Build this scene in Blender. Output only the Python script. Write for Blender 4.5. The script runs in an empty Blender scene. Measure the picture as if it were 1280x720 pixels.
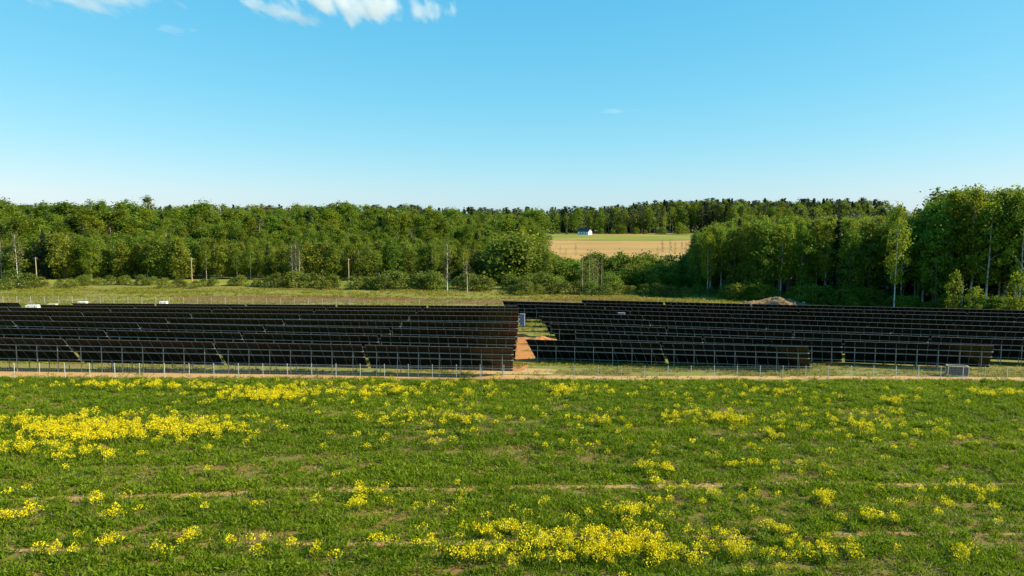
import bpy, bmesh, math, random
import numpy as np
from mathutils import Vector, Matrix, Euler

# ------------------------------------------------------------------ camera, sky, sun, exposure
S = bpy.context.scene
COL = S.collection
S.cycles.volume_bounces = 6; S.cycles.max_bounces = 12
F = 914.0                       # focal length in pixels of the 1280 wide photograph
PITCH = math.atan(90 / F)
CZ = 16.3
R = math.radians
SUN_EL, SUN_AZ = R(31), R(98)   # azimuth clockwise from +Y (view direction); the sun stands to the right

cd = bpy.data.cameras.new('camera')
cam = bpy.data.objects.new('camera', cd); COL.objects.link(cam)
cam.location = (0, 0, CZ); cam.rotation_euler = (R(90) - PITCH, 0, 0)
cd.sensor_width = 36; cd.lens = 36 * F / 1280; cd.clip_start = 0.5; cd.clip_end = 30000
S.camera = cam
S.render.resolution_x, S.render.resolution_y = 1024, 576

w = bpy.data.worlds.new('World'); S.world = w; w.use_nodes = True
nt = w.node_tree; bg = nt.nodes['Background']
sk = nt.nodes.new('ShaderNodeTexSky'); sk.sky_type = 'NISHITA'; sk.sun_disc = False
sk.sun_elevation = SUN_EL; sk.sun_rotation = SUN_AZ
sk.altitude = 100; sk.air_density = 1.0; sk.dust_density = 0.3; sk.ozone_density = 3.0
# camera-like colour response of the whole sky: one power curve per channel
sep = nt.nodes.new('ShaderNodeSeparateColor'); com = nt.nodes.new('ShaderNodeCombineColor')
nt.links.new(sk.outputs[0], sep.inputs[0])
for ch, pw, k in ((0, 1.2, .565), (1, .52, .585), (2, .33, .635)):
    pre = nt.nodes.new('ShaderNodeMath'); pre.operation = 'MULTIPLY'; pre.inputs[1].default_value = .13
    po = nt.nodes.new('ShaderNodeMath'); po.operation = 'POWER'; po.inputs[1].default_value = pw
    mu = nt.nodes.new('ShaderNodeMath'); mu.operation = 'MULTIPLY'; mu.inputs[1].default_value = k / .13
    nt.links.new(sep.outputs[ch], pre.inputs[0]); nt.links.new(pre.outputs[0], po.inputs[0]); nt.links.new(po.outputs[0], mu.inputs[0]); nt.links.new(mu.outputs[0], com.inputs[ch])
nt.links.new(com.outputs[0], bg.inputs['Color'])
bg.inputs['Strength'].default_value = 0.104

sd = bpy.data.lights.new('sun', 'SUN'); sun = bpy.data.objects.new('sun', sd); COL.objects.link(sun)
sd.energy = 5.0; sd.angle = R(0.5); sd.color = (1.0, 0.85, 0.60)
sdir = Vector((math.sin(SUN_AZ) * math.cos(SUN_EL), math.cos(SUN_AZ) * math.cos(SUN_EL), math.sin(SUN_EL)))
sun.rotation_euler = sdir.to_track_quat('Z', 'Y').to_euler()
sun.location = (200, 60, 120)

S.view_settings.view_transform = 'Standard'; S.view_settings.look = 'None'
S.view_settings.exposure = 1.05; S.view_settings.gamma = 1.0
S.view_settings.use_curve_mapping = False

rng = np.random.default_rng(7); random.seed(7)

# ------------------------------------------------------------------ terrain and helpers
def sstep(a, b, x):
    t = np.clip((x - a) / (b - a), 0, 1); return t * t * (3 - 2 * t)
def T(X, Y):
    X = np.asarray(X, float); Y = np.asarray(Y, float)
    Xc = 95 * np.tanh(X / 95)
    Yc = np.clip(Y, 60, 160)
    z = -0.73 - 0.013 * Xc * (1 - sstep(150, 300, Y)) - 0.0387 * (Yc - 76)
    z = z + 5.9 * sstep(210, 640, Y)
    return z + 0.10 * np.sin(X * 0.11 + 1) * np.sin(Y * 0.13) * (1 - sstep(110, 150, Y))
def Tz(x, y): return float(T(x, y))
def un(x, y, D):                 # photo pixel at depth D (metres along +Y) -> world point
    u = (x - 640) / F; v = (360 - y) / F
    q = math.cos(PITCH) + v * math.sin(PITCH)
    return Vector((u * D / q, D, CZ + (-math.sin(PITCH) + v * math.cos(PITCH)) * D / q))
def gnd(x, y):                   # photo pixel -> point on the terrain
    lo, hi = 15.0, 900.0
    for _ in range(48):
        m = (lo + hi) / 2; p = un(x, y, m)
        if p.z > Tz(p.x, p.y): lo = m
        else: hi = m
    return un(x, y, lo)
def proj(X, Y, Z):
    c, s = math.cos(PITCH), math.sin(PITCH)
    d = Y * c - (Z - CZ) * s; v = Y * s + (Z - CZ) * c
    return 640 + F * X / d, 360 - F * v / d

_g = rng.random((256, 256))
def vnoise(x, y):
    x = np.asarray(x, float); y = np.asarray(y, float)
    xi = np.floor(x).astype(int); yi = np.floor(y).astype(int)
    fx = x - xi; fy = y - yi; fx = fx * fx * (3 - 2 * fx); fy = fy * fy * (3 - 2 * fy)
    g = lambda a, b: _g[a % 256, b % 256]
    return (g(xi, yi) * (1 - fx) + g(xi + 1, yi) * fx) * (1 - fy) + (g(xi, yi + 1) * (1 - fx) + g(xi + 1, yi + 1) * fx) * fy
def fbm(x, y, o=3):
    s = 0; a = .5; t = 0
    for i in range(o):
        s = s + a * vnoise(np.asarray(x) * 2 ** i + 17 * i, np.asarray(y) * 2 ** i + 31 * i); t += a; a *= .5
    return s / t

def npmesh(name, V, polys, mats=(), midx=None, tint=None, smooth=False):
    """polys: list of int arrays (n,3) or (n,4)"""
    me = bpy.data.meshes.new(name)
    V = np.asarray(V, np.float32)
    me.vertices.add(len(V)); me.vertices.foreach_set('co', V.ravel())
    lp = np.concatenate([p.ravel() for p in polys]).astype(np.int32)
    sz = np.concatenate([np.full(len(p), p.shape[1]) for p in polys])
    st = np.concatenate([[0], np.cumsum(sz)[:-1]]).astype(np.int32)
    me.loops.add(len(lp)); me.loops.foreach_set('vertex_index', lp)
    me.polygons.add(len(sz)); me.polygons.foreach_set('loop_start', st)
    for m in mats: me.materials.append(m)
    if midx is not None: me.polygons.foreach_set('material_index', np.asarray(midx, np.int32))
    me.polygons.foreach_set('use_smooth', np.full(len(sz), bool(smooth)))
    if tint is not None:
        a = me.attributes.new('tint', 'FLOAT', 'POINT'); a.data.foreach_set('value', np.asarray(tint, np.float32))
    me.update(calc_edges=True); me.validate()
    return me

def link(name, data, parent=None, loc=(0, 0, 0), rot=(0, 0, 0), scale=(1, 1, 1)):
    o = bpy.data.objects.new(name, data); COL.objects.link(o)
    o.location = loc; o.rotation_euler = rot; o.scale = scale
    if parent is not None: o.parent = parent
    return o
def tag(o, label, cat, group=None):
    o['label'] = label; o['category'] = cat
    if group: o['group'] = group
    return o
def struct(o, label=None, kind='structure', cat=None):
    o['kind'] = kind
    if label: o['label'] = label
    if cat: o['category'] = cat
    return o

class MB:
    """collects simple solids for one mesh"""
    def __init__(s): s.v = []; s.q = []; s.m = []; s.n = 0
    def add(s, v, q, mi=0):
        s.v.append(np.asarray(v, float)); s.q.append(np.asarray(q, int) + s.n); s.m += [mi] * len(q); s.n += len(v)
    def box(s, a, b, mi=0, mat=None):
        (x0, y0, z0), (x1, y1, z1) = a, b
        v = np.array([(x, y, z) for z in (z0, z1) for y in (y0, y1) for x in (x0, x1)], float)
        if mat is not None: v = np.array([mat @ Vector(p) for p in v])
        s.add(v, [(0, 2, 3, 1), (4, 5, 7, 6), (0, 1, 5, 4), (2, 6, 7, 3), (0, 4, 6, 2), (1, 3, 7, 5)], mi)
    def tube(s, pts, rad, n=6, mi=0):
        pts = [np.asarray(p, float) for p in pts]; rings = []
        for i, p in enumerate(pts):
            d = pts[min(i + 1, len(pts) - 1)] - pts[max(i - 1, 0)]; d = d / (np.linalg.norm(d) + 1e-9)
            a = np.cross(d, (1, 0, 0) if abs(d[0]) < .8 else (0, 1, 0)); a /= np.linalg.norm(a); b = np.cross(d, a)
            r = rad[i] if hasattr(rad, '__len__') else rad
            rings.append([p + r * (a * math.cos(t) + b * math.sin(t)) for t in np.arange(n) * 2 * math.pi / n])
        v = np.array(rings).reshape(-1, 3); q = []
        for i in range(len(pts) - 1):
            for k in range(n):
                q.append((i * n + k, i * n + (k + 1) % n, (i + 1) * n + (k + 1) % n, (i + 1) * n + k))
        s.add(v, q, mi)
    def mesh(s, name, mats, smooth=False):
        return npmesh(name, np.concatenate(s.v), [np.concatenate(s.q)], mats, s.m, smooth=smooth)

# ------------------------------------------------------------------ materials
def new_mat(name):
    m = bpy.data.materials.new(name); m.use_nodes = True
    return m, m.node_tree, m.node_tree.nodes['Principled BSDF']
def N(t, typ, **kw):
    n = t.nodes.new(typ)
    for k, v in kw.items(): setattr(n, k, v)
    return n
def ramp(t, stops):
    r = N(t, 'ShaderNodeValToRGB')
    e = r.color_ramp.elements
    while len(e) < len(stops): e.new(0.5)
    for i, (p, c) in enumerate(stops): e[i].position = p; e[i].color = (*c, 1)
    return r
def noise_mat(name, stops, scale=1.0, detail=6, rough=.9, aniso=(1, 1, 1), bump=0.0, bscale=8, metallic=0, spec=.3, obj_rand=0.0):
    m, t, b = new_mat(name)
    tc = N(t, 'ShaderNodeTexCoord'); mp = N(t, 'ShaderNodeMapping'); mp.inputs['Scale'].default_value = aniso
    t.links.new(tc.outputs['Object'], mp.inputs['Vector'])
    nz = N(t, 'ShaderNodeTexNoise'); nz.inputs['Scale'].default_value = scale; nz.inputs['Detail'].default_value = detail
    nz.inputs['Roughness'].default_value = .62
    t.links.new(mp.outputs[0], nz.inputs['Vector'])
    r = ramp(t, stops); t.links.new(nz.outputs['Fac'], r.inputs[0])
    out = r.outputs[0]
    if obj_rand:
        oi = N(t, 'ShaderNodeObjectInfo'); mr = N(t, 'ShaderNodeMapRange')
        mr.inputs['To Min'].default_value = 1 - obj_rand; mr.inputs['To Max'].default_value = 1 + obj_rand
        h = N(t, 'ShaderNodeHueSaturation'); t.links.new(oi.outputs['Random'], mr.inputs['Value'])
        t.links.new(mr.outputs[0], h.inputs['Value']); t.links.new(out, h.inputs['Color']); out = h.outputs[0]
    t.links.new(out, b.inputs['Base Color'])
    b.inputs['Roughness'].default_value = rough; b.inputs['Metallic'].default_value = metallic
    b.inputs['Specular IOR Level'].default_value = spec
    if bump:
        n2 = N(t, 'ShaderNodeTexNoise'); n2.inputs['Scale'].default_value = bscale; n2.inputs['Detail'].default_value = 8
        t.links.new(tc.outputs['Object'], n2.inputs['Vector'])
        bp = N(t, 'ShaderNodeBump'); bp.inputs['Strength'].default_value = 1; bp.inputs['Distance'].default_value = bump
        t.links.new(n2.outputs['Fac'], bp.inputs['Height']); t.links.new(bp.outputs[0], b.inputs['Normal'])
    return m
def leaf_mat(name, c0, c1, trans=.35, orand=.22, hrand=.02, rough=.55):
    m, t, b = new_mat(name)
    at = N(t, 'ShaderNodeAttribute'); at.attribute_name = 'tint'
    r = ramp(t, [(0.0, c0), (1.0, c1)]); t.links.new(at.outputs['Fac'], r.inputs[0])
    oi = N(t, 'ShaderNodeObjectInfo'); h = N(t, 'ShaderNodeHueSaturation')
    mr = N(t, 'ShaderNodeMapRange'); mr.inputs['To Min'].default_value = 1 - orand; mr.inputs['To Max'].default_value = 1 + orand
    t.links.new(oi.outputs['Random'], mr.inputs['Value']); t.links.new(mr.outputs[0], h.inputs['Value'])
    ml = N(t, 'ShaderNodeMath', operation='MULTIPLY'); ml.inputs[1].default_value = 7.31
    fr = N(t, 'ShaderNodeMath', operation='FRACT'); t.links.new(oi.outputs['Random'], ml.inputs[0]); t.links.new(ml.outputs[0], fr.inputs[0])
    mh = N(t, 'ShaderNodeMapRange'); mh.inputs['To Min'].default_value = .5 - hrand; mh.inputs['To Max'].default_value = .5 + hrand
    t.links.new(fr.outputs[0], mh.inputs['Value']); t.links.new(mh.outputs[0], h.inputs['Hue'])
    t.links.new(r.outputs[0], h.inputs['Color']); t.links.new(h.outputs[0], b.inputs['Base Color'])
    b.inputs['Roughness'].default_value = rough; b.inputs['Specular IOR Level'].default_value = .25
    tr = N(t, 'ShaderNodeBsdfTranslucent'); mx = N(t, 'ShaderNodeMixShader'); mx.inputs[0].default_value = trans
    t.links.new(h.outputs[0], tr.inputs['Color'])
    t.links.new(b.outputs[0], mx.inputs[1]); t.links.new(tr.outputs[0], mx.inputs[2])
    t.links.new(mx.outputs[0], t.nodes['Material Output'].inputs['Surface'])
    return m

M = {}
M['ground'] = noise_mat('rough_grass_ground', [(.32, (.19, .115, .04)), (.43, (.19, .155, .03)), (.55, (.16, .18, .02)), (.72, (.28, .20, .05))], .22, 8, aniso=(.5, 1, 1), bump=.06, bscale=3)
M['crop_soil'] = noise_mat('crop_soil', [(.34, (.19, .105, .035)), (.50, (.15, .115, .022)), (.66, (.09, .13, .010))], .6, 8, aniso=(.45, 1, 1), bump=.05, bscale=5)
M['road'] = noise_mat('tan_dirt', [(.3, (.34, .20, .075)), (.55, (.47, .29, .11)), (.75, (.36, .27, .08))], .7, 8, aniso=(.2, 1, 1), bump=.03, bscale=4)
M['track'] = noise_mat('dry_track_soil', [(.3, (.25, .15, .055)), (.55, (.34, .22, .075)), (.75, (.20, .20, .04))], 1.4, 8, aniso=(.3, 1, 1), bump=.03, bscale=6)
M['earth'] = noise_mat('orange_earth', [(.3, (.26, .10, .028)), (.5, (.42, .18, .048)), (.75, (.34, .20, .07))], .5, 8, bump=.08, bscale=3)
M['soil'] = noise_mat('dark_topsoil', [(.3, (.095, .052, .012)), (.6, (.165, .095, .02)), (.8, (.23, .165, .03))], .5, 8, bump=.15, bscale=2)
M['stubble'] = noise_mat('tan_stubble', [(.32, (.24, .19, .045)), (.45, (.42, .26, .085)), (.58, (.33, .20, .06)), (.72, (.29, .23, .05))], .035, 9, aniso=(.25, 1, 1))
M['meadow'] = noise_mat('meadow', [(.36, (.13, .18, .014)), (.5, (.20, .21, .02)), (.64, (.30, .235, .045))], .05, 8, aniso=(.3, 1, 1))
M['galv'] = noise_mat('galvanised_steel', [(.35, (.28, .27, .25)), (.65, (.38, .37, .345))], 6, 4, rough=.6, metallic=.1, obj_rand=.1)
M['alu'] = noise_mat('aluminium_frame', [(.4, (.10, .10, .105)), (.6, (.16, .16, .165))], 4, 3, rough=.5, metallic=.3)
M['fence'] = noise_mat('fence_steel', [(.35, (.60, .60, .58)), (.65, (.74, .74, .72))], 5, 4, rough=.5, metallic=.2)
def glass_mat():
    m, t, b = new_mat('dark_solar_cells')
    tc = N(t, 'ShaderNodeTexCoord'); br = N(t, 'ShaderNodeTexBrick')
    br.offset = 0; br.inputs['Scale'].default_value = 1; br.inputs['Brick Width'].default_value = .175; br.inputs['Row Height'].default_value = .17
    br.inputs['Mortar Size'].default_value = .004
    br.inputs['Color1'].default_value = (.0065, .0070, .0095, 1); br.inputs['Color2'].default_value = (.0085, .0085, .010, 1); br.inputs['Mortar'].default_value = (.03, .03, .034, 1)
    t.links.new(tc.outputs['Object'], br.inputs['Vector'])
    oi = N(t, 'ShaderNodeObjectInfo'); mr = N(t, 'ShaderNodeMapRange'); mr.inputs['To Min'].default_value = .75; mr.inputs['To Max'].default_value = 1.3
    t.links.new(oi.outputs['Random'], mr.inputs['Value'])
    h = N(t, 'ShaderNodeHueSaturation'); t.links.new(mr.outputs[0], h.inputs['Value']); t.links.new(br.outputs['Color'], h.inputs['Color'])
    t.links.new(h.outputs[0], b.inputs['Base Color']); b.inputs['Roughness'].default_value = .22; b.inputs['Specular IOR Level'].default_value = .22
    return m
M['cells'] = glass_mat()
M['birch_bark'] = noise_mat('birch_bark', [(.36, (.06, .05, .045)), (.44, (.50, .47, .42)), (.7, (.66, .63, .57))], 1.6, 5, aniso=(1, 1, 2.2))
M['bark'] = noise_mat('brown_bark', [(.3, (.06, .045, .03)), (.7, (.17, .125, .085))], 2.5, 5, aniso=(1, 1, .3), bump=.03)
M['leaf_birch'] = leaf_mat('birch_leaves', (.118, .172, .010), (.235, .295, .016), .50)
M['leaf_alder'] = leaf_mat('alder_leaves', (.078, .138, .010), (.180, .250, .015), .48)
M['leaf_willow'] = leaf_mat('willow_leaves', (.085, .125, .012), (.17, .205, .022), .40)
M['leaf_olive'] = leaf_mat('olive_budding_leaves', (.110, .150, .012), (.205, .240, .020), .48)
M['leaf_bare'] = leaf_mat('budding_leaves', (.10, .09, .035), (.15, .145, .05), .30)
M['leaf_spruce'] = leaf_mat('spruce_needles', (.020, .042, .014), (.040, .070, .020), .10)
M['leaf_pine'] = leaf_mat('pine_needles', (.045, .062, .020), (.085, .100, .030), .15)
M['crop'] = leaf_mat('crop_leaves', (.060, .128, .003), (.230, .315, .008), .48, 0, 0)
M['rape'] = leaf_mat('yellow_petals', (.60, .50, .003), (.82, .70, .004), .32, 0, 0)
M['rape_stem'] = leaf_mat('rape_stems', (.10, .16, .015), (.17, .23, .02), .35, 0, 0)
M['weed'] = leaf_mat('weed_blades', (.13, .175, .010), (.33, .28, .04), .42, 0, 0)

# ------------------------------------------------------------------ the land
def sheet(name, mat, xs, ys, dz=0.0, zf=None):
    X, Y = np.meshgrid(xs, ys); Z = T(X, Y) + dz
    if zf is not None: Z = Z + zf(X, Y)
    n, m = X.shape; i = np.arange(n * m).reshape(n, m)
    q = np.stack([i[:-1, :-1], i[:-1, 1:], i[1:, 1:], i[1:, :-1]], -1).reshape(-1, 4)
    return npmesh(name, np.stack([X, Y, Z], -1).reshape(-1, 3), [q], [mat], smooth=True)
ys = np.concatenate([np.arange(-60, 20, 8), np.arange(20, 170, 1.5), np.arange(170, 700, 10), np.geomspace(700, 9000, 20)])
xs = np.concatenate([-np.geomspace(8000, 160, 16), np.arange(-150, 150, 2.0), np.geomspace(152, 8000, 16)])
struct(link('ground', sheet('ground', M['ground'], xs, ys)), 'rough grassy ground under the solar farm running to the horizon')

FX = np.array([-53, 0, 56.]); FY = np.array([72.5, 75.0, 77.8])      # line of the front fence
def fence_y(x): return np.interp(x, FX, FY, left=None, right=None) + np.where(np.asarray(x) > 56, (np.asarray(x) - 56) * .05, 0) + np.where(np.asarray(x) < -53, (np.asarray(x) + 53) * .047, 0)

def strip(name, mat, xa, xb, mid, half, dz, step=.5, nx=5):
    """ribbon along x: mid(x) centre, half(x) half width"""
    x = np.arange(xa, xb, step); v = []
    for j in np.linspace(-1, 1, nx):
        y = mid(x) + j * half(x); v.append(np.stack([x, y, T(x, y) + dz], -1))
    V = np.stack(v, 0).reshape(-1, 3); n = len(x); i = np.arange(n * nx).reshape(nx, n)
    q = np.stack([i[:-1, :-1], i[:-1, 1:], i[1:, 1:], i[1:, :-1]], -1).reshape(-1, 4)
    return npmesh(name, V, [q], [mat], smooth=True)
def patch(name, mat, cx, cy, rx, ry, dz=.03, h=0.0, seed=0, n=64, rings=12, rough=.35):
    a = np.linspace(0, 2 * np.pi, n, endpoint=False); rr = np.random.default_rng(seed)
    ph = rr.random(6) * 6.28
    k = 1 + rough * sum(np.sin(a * (i + 2) + ph[i]) / (i + 2) for i in range(6))
    V = []; 
    for r in np.linspace(0, 1, rings):
        x = cx + rx * r * k * np.cos(a); y = cy + ry * r * k * np.sin(a)
        z = T(x, y) + dz
        if h: z = z + h * (np.cos(np.pi * r) * .5 + .5) * (.55 + .9 * fbm(x * .9 + seed, y * .9, 3)) - (.12 if r > .98 else 0)
        V.append(np.stack([x, y, z], -1))
    V = np.concatenate(V); i = np.arange(n * rings).reshape(rings, n); j = np.roll(i, -1, 1)
    q = np.stack([i[:-1], j[:-1], j[1:], i[1:]], -1).reshape(-1, 4)[:]
    return npmesh(name, V, [q], [mat], smooth=True)

# the crop field between the camera and the fence
xs = np.arange(-75, 76, 1.5); ys_ = np.arange(14, 79, 1.5)
def cropsheet():
    t = np.linspace(0, 1, 44); v = []
    for s in t:
        y1 = fence_y(xs) - 0.7 + .5 * (vnoise(xs * .5, xs * 0 + 3) - .5)
        y = 14 + (y1 - 14) * s; v.append(np.stack([xs, y, T(xs, y) + .02], -1))
    V = np.stack(v, 0).reshape(-1, 3); n = len(xs); i = np.arange(n * 44).reshape(44, n)
    q = np.stack([i[:-1, :-1], i[:-1, 1:], i[1:, 1:], i[1:, :-1]], -1).reshape(-1, 4)
    return npmesh('crop_field', V, [q], [M['crop_soil']], smooth=True)
struct(link('crop_field', cropsheet()), 'green crop field with yellow flowers before the fence')

def road_mid(x): return fence_y(x) + .1 + road_half(x)
def road_half(x): return .5 * np.interp(x, [-60, -10, 10, 60], [4.6, 3.2, 2.4, 1.9]) * (.85 + .3 * vnoise(np.asarray(x) * .35, np.asarray(x) * 0 + 9))
struct(link('dirt_road', strip('dirt_road', M['road'], -95, 95, road_mid, road_half, .03)), 'tan dirt road running along the front fence')

def curve_from_px(pts):
    g = [gnd(*p) for p in pts]; gx = [p.x for p in g]; gy = [p.y for p in g]
    return lambda x: np.interp(x, gx, gy) + .12 * np.sin(np.asarray(x) * .4)
TR = [(curve_from_px([(-250, 640), (0, 628), (430, 613), (640, 611), (900, 607), (1280, 606), (1500, 606)]), .34),
      (curve_from_px([(-250, 702), (0, 689), (430, 681), (850, 672), (1280, 667), (1500, 666)]), .22),
      (curve_from_px([(-250, 596), (0, 588), (430, 583), (850, 585), (1280, 583), (1500, 583)]), .10)]
for f_, hw in TR[:2]:
    struct(link('field_track', strip('field_track', M['track'], -60, 62, f_, lambda x, hw=hw: hw * (.5 + vnoise(np.asarray(x) * .6, np.asarray(x) * 0 + hw * 50)), .035, .4, 4)), 'bare tan wheel track across the crop field')

# bare earth in the gap between the panel blocks, rubble-coloured ground, topsoil strips behind
struct(link('bare_earth', patch('bare_earth', M['earth'], 2.0, 97, 3.3, 15.0, .03, seed=3)), 'orange bare earth in the gap between the panel blocks')
struct(link('bare_earth', patch('bare_earth', M['road'], -1, 80.2, 8, 1.6, .03, seed=5)), 'tan trampled earth near the fence at the gap')
struct(link('bare_earth', patch('bare_earth', M['soil'], 62, 161, 42, 11, .03, seed=8)), 'dark bare soil between the panels and the tall wood')
struct(link('bare_earth', patch('bare_earth', M['soil'], -52, 172, 38, 7, .03, seed=9)), 'dark topsoil stripped behind the panel rows')
struct(link('bare_earth', patch('bare_earth', M['soil'], 0, 172, 30, 4.5, .03, seed=10)), 'brown scraped soil behind the back fence')
struct(link('bare_earth', patch('bare_earth', M['soil'], 26, 180, 26, 2.6, .03, seed=12)), 'dark earth below the shaded thicket')
struct(link('stubble_field', patch('stubble_field', M['stubble'], 75, 440, 88, 135, .1, seed=21, rough=.12, rings=30)), 'tan stubble field before the far house')
struct(link('meadow', patch('meadow', M['meadow'], 72, 525, 85, 48, .2, seed=22, rough=.1, rings=20)), 'green strip of meadow below the far house')
struct(link('meadow', patch('meadow', M['meadow'], -100, 217, 110, 10, .06, seed=23, rough=.15, rings=14)), 'bright green grass strip behind the willow bushes')
struct(link('meadow', patch('meadow', M['meadow'], -8, 545, 50, 40, .2, seed=24, rough=.15, rings=14)), 'bright clearing glimpsed between the far trees')

# ------------------------------------------------------------------ solar tables
TAU = R(45); SLANT = 4.40; MW = 1.10; NM = 14; TP = 15.7
ML = (SLANT - .03) / 2
def module_mesh(shear):
    b = MB(); w, l, f, d = (MW - .014) / 2, ML / 2, .028, .038
    b.box((-w, -l, 0), (-w + f, l, d)); b.box((w - f, -l, 0), (w, l, d))
    b.box((-w + f, -l, 0), (w - f, -l + f, d)); b.box((-w + f, l - f, 0), (w - f, l, d))
    b.box((-w + f, -l + f, .022), (w - f, l - f, d - .003), 1)
    for v in b.v: v[:, 0] += shear * v[:, 1]
    return b.mesh('module', [M['alu'], M['cells']])
def unit_box(name, sx, sy, mat):          # z from 0 (top) to -1
    b = MB(); b.box((-sx / 2, -sy / 2, -1), (sx / 2, sy / 2, 0)); return b.mesh(name, [mat])
MOD = {s: module_mesh(s) for s in (0.0, 0.17)}
POST = unit_box('post', .060, .09, M['galv'])
def purlin_mesh(L):
    b = MB(); b.box((-L / 2, -.03, -.036), (L / 2, .03, .036)); return b.mesh('purlin', [M['galv']])
PUR = {}
def solar_table(c, rz, roll, n, hp, shear, label, group, sx=1.0):
    """c: ground point below the middle of the upper purlin; hp: purlin height; n: module columns"""
    t = link('solar_table', None, None, c, (0, roll, rz), (sx, 1, 1)); t.empty_display_size = .3
    tag(t, label, 'solar panels', group)
    L = n * MW
    cs, sn = math.cos(TAU), math.sin(TAU)
    rot = (-TAU, 0, 0)
    def on(s, off=0): return (cs * s + sn * off, hp - sn * s + cos_off(off))
    def cos_off(off): return math.cos(TAU) * off
    s0 = -SLANT * .26
    for j in range(2):
        s = s0 + ML * (j + .5) + .03 * j
        y, z = on(s, .10)
        for i in range(n):
            link('module', MOD[shear], t, ((i - (n - 1) / 2) * MW + shear * s, y, z), rot)
    if n not in PUR: PUR[n] = purlin_mesh(L + .15)
    for fr in (.26, .50, .87):
        s = s0 + SLANT * fr; y, z = on(s, .045)
        link('purlin', PUR[n], t, (shear * s, y, z), rot)
    k = max(2, round(n / 2)); st = L / k
    yb, zb = on(s0 + SLANT * .87, 0); ym, zm = on(s0 + SLANT * .5, -.06)
    for i in range(k):
        x = (i - (k - 1) / 2) * st
        link('post', POST, t, (x, 0, hp), (0, 0, 0), (1, 1, hp + .5))
        link('post', POST, t, (x + shear * (SLANT * .61), yb, zb), (0, 0, 0), (1, 1, max(.35, zb) + .5))
    return t

ORD = ['first', 'second', 'third', 'fourth', 'fifth', 'sixth', 'seventh', 'eighth', 'ninth', 'tenth', 'eleventh', 'twelfth']
def lay_row(A, B, xs_, from_left, blk, k, shear, xlim):
    """A,B: two points on the upper purlin; xs_: (start, end) world x of the row; tables counted from the gap"""
    d = (B - A); d2 = Vector((d.x, d.y)); rz = math.atan2(d.y, d.x); L = d2.length
    g = d.z / L; ux = d2.normalized(); sx = 1.03 if blk == 'R' else 1.0
    a, b = xs_; i = 0
    pos = a if from_left else b
    while True:
        n = NM
        ln = n * MW * sx
        if from_left:
            if pos > xlim: break
            if pos + ln * ux.x > b + .2:
                n = int((b - pos) / ux.x / MW / sx)
                if n < 3: break
                ln = n * MW * sx
            mid = pos + ln / 2 * ux.x
        else:
            if pos < xlim: break
            if pos - ln * ux.x < a - .2:
                n = int((pos - a) / ux.x / MW / sx)
                if n < 3: break
                ln = n * MW * sx
            mid = pos - ln / 2 * ux.x
        tt = (mid - A.x) / d.x; p = A + d * tt
        tz = Tz(p.x, p.y); hp = p.z - tz
        hp = min(max(hp, 2.5), 3.2)
        side = 'pallet box block' if blk == 'L' else 'tall wood block'
        solar_table((p.x, p.y, p.z - hp), rz, -math.atan(g), n, hp, shear,
                    f'{ORD[i]} black solar table from the earth gap, {ORD[k]} row from fence, {side}', f'solar tables of the {side}', sx)
        i += 1
        pos += (ln + .3) * ux.x * (1 if from_left else -1)

yl = [432, 419.4, 408.8, 402, 396, 391, 387, 384.4]; yr = [443, 430.8, 420.5, 410.4, 401.6, 396, 391.6, 388]
endl = [640.6, 644, 645.4, 646.8, 647.5, 648, 648, 647]
for k in range(8):
    A = un(50, yl[k], 76.4 + 7.14 * k); B = un(600, yr[k], 75.5 + 7.14 * k)
    xe = (endl[k] - 640) * B.y / F
    xs0 = {6: un(47, 387, A.y).x, 7: un(92, 384, A.y).x}.get(k, -130)
    lay_row(A, B, (xs0, xe), False, 'L', k, 0.0, -.74 * A.y - 8)
A = un(50, 384.2, 127.5); B = un(600, 388, 126.6)
p = un(27, 384, 127.5)
lay_row(A, B, (p.x - 31, p.x), False, 'L', 8, 0.0, -140)

ya = [435.8, 426, 415.3, 406.3, 400, 394.5, 389.6, 385.5, 381.5]; yb = [448.5, 440.3, 431.2, 421.5, 414.6, 408.3, 402, 397, 392.6]
st = [661, 722, 690, 680, 680, 672, 648, 630, 729]; en = [1042, 1262] + [None] * 7
for k in range(9):
    D = 85 + 7.2 * k
    A = un(790, ya[k], D); B = un(1240, yb[k], D * .9013)
    d = B - A
    def xat(px):
        u = (px - 640) / F
        t = (u * A.y * 1.0 - A.x) / (d.x - u * d.y) if True else 0
        return A.x + d.x * t
    b = xat(en[k]) if en[k] else 150
    lay_row(A, B, (xat(st[k]), b), True, 'R', k, 0.17, min(.74 * D, 100))

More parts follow.
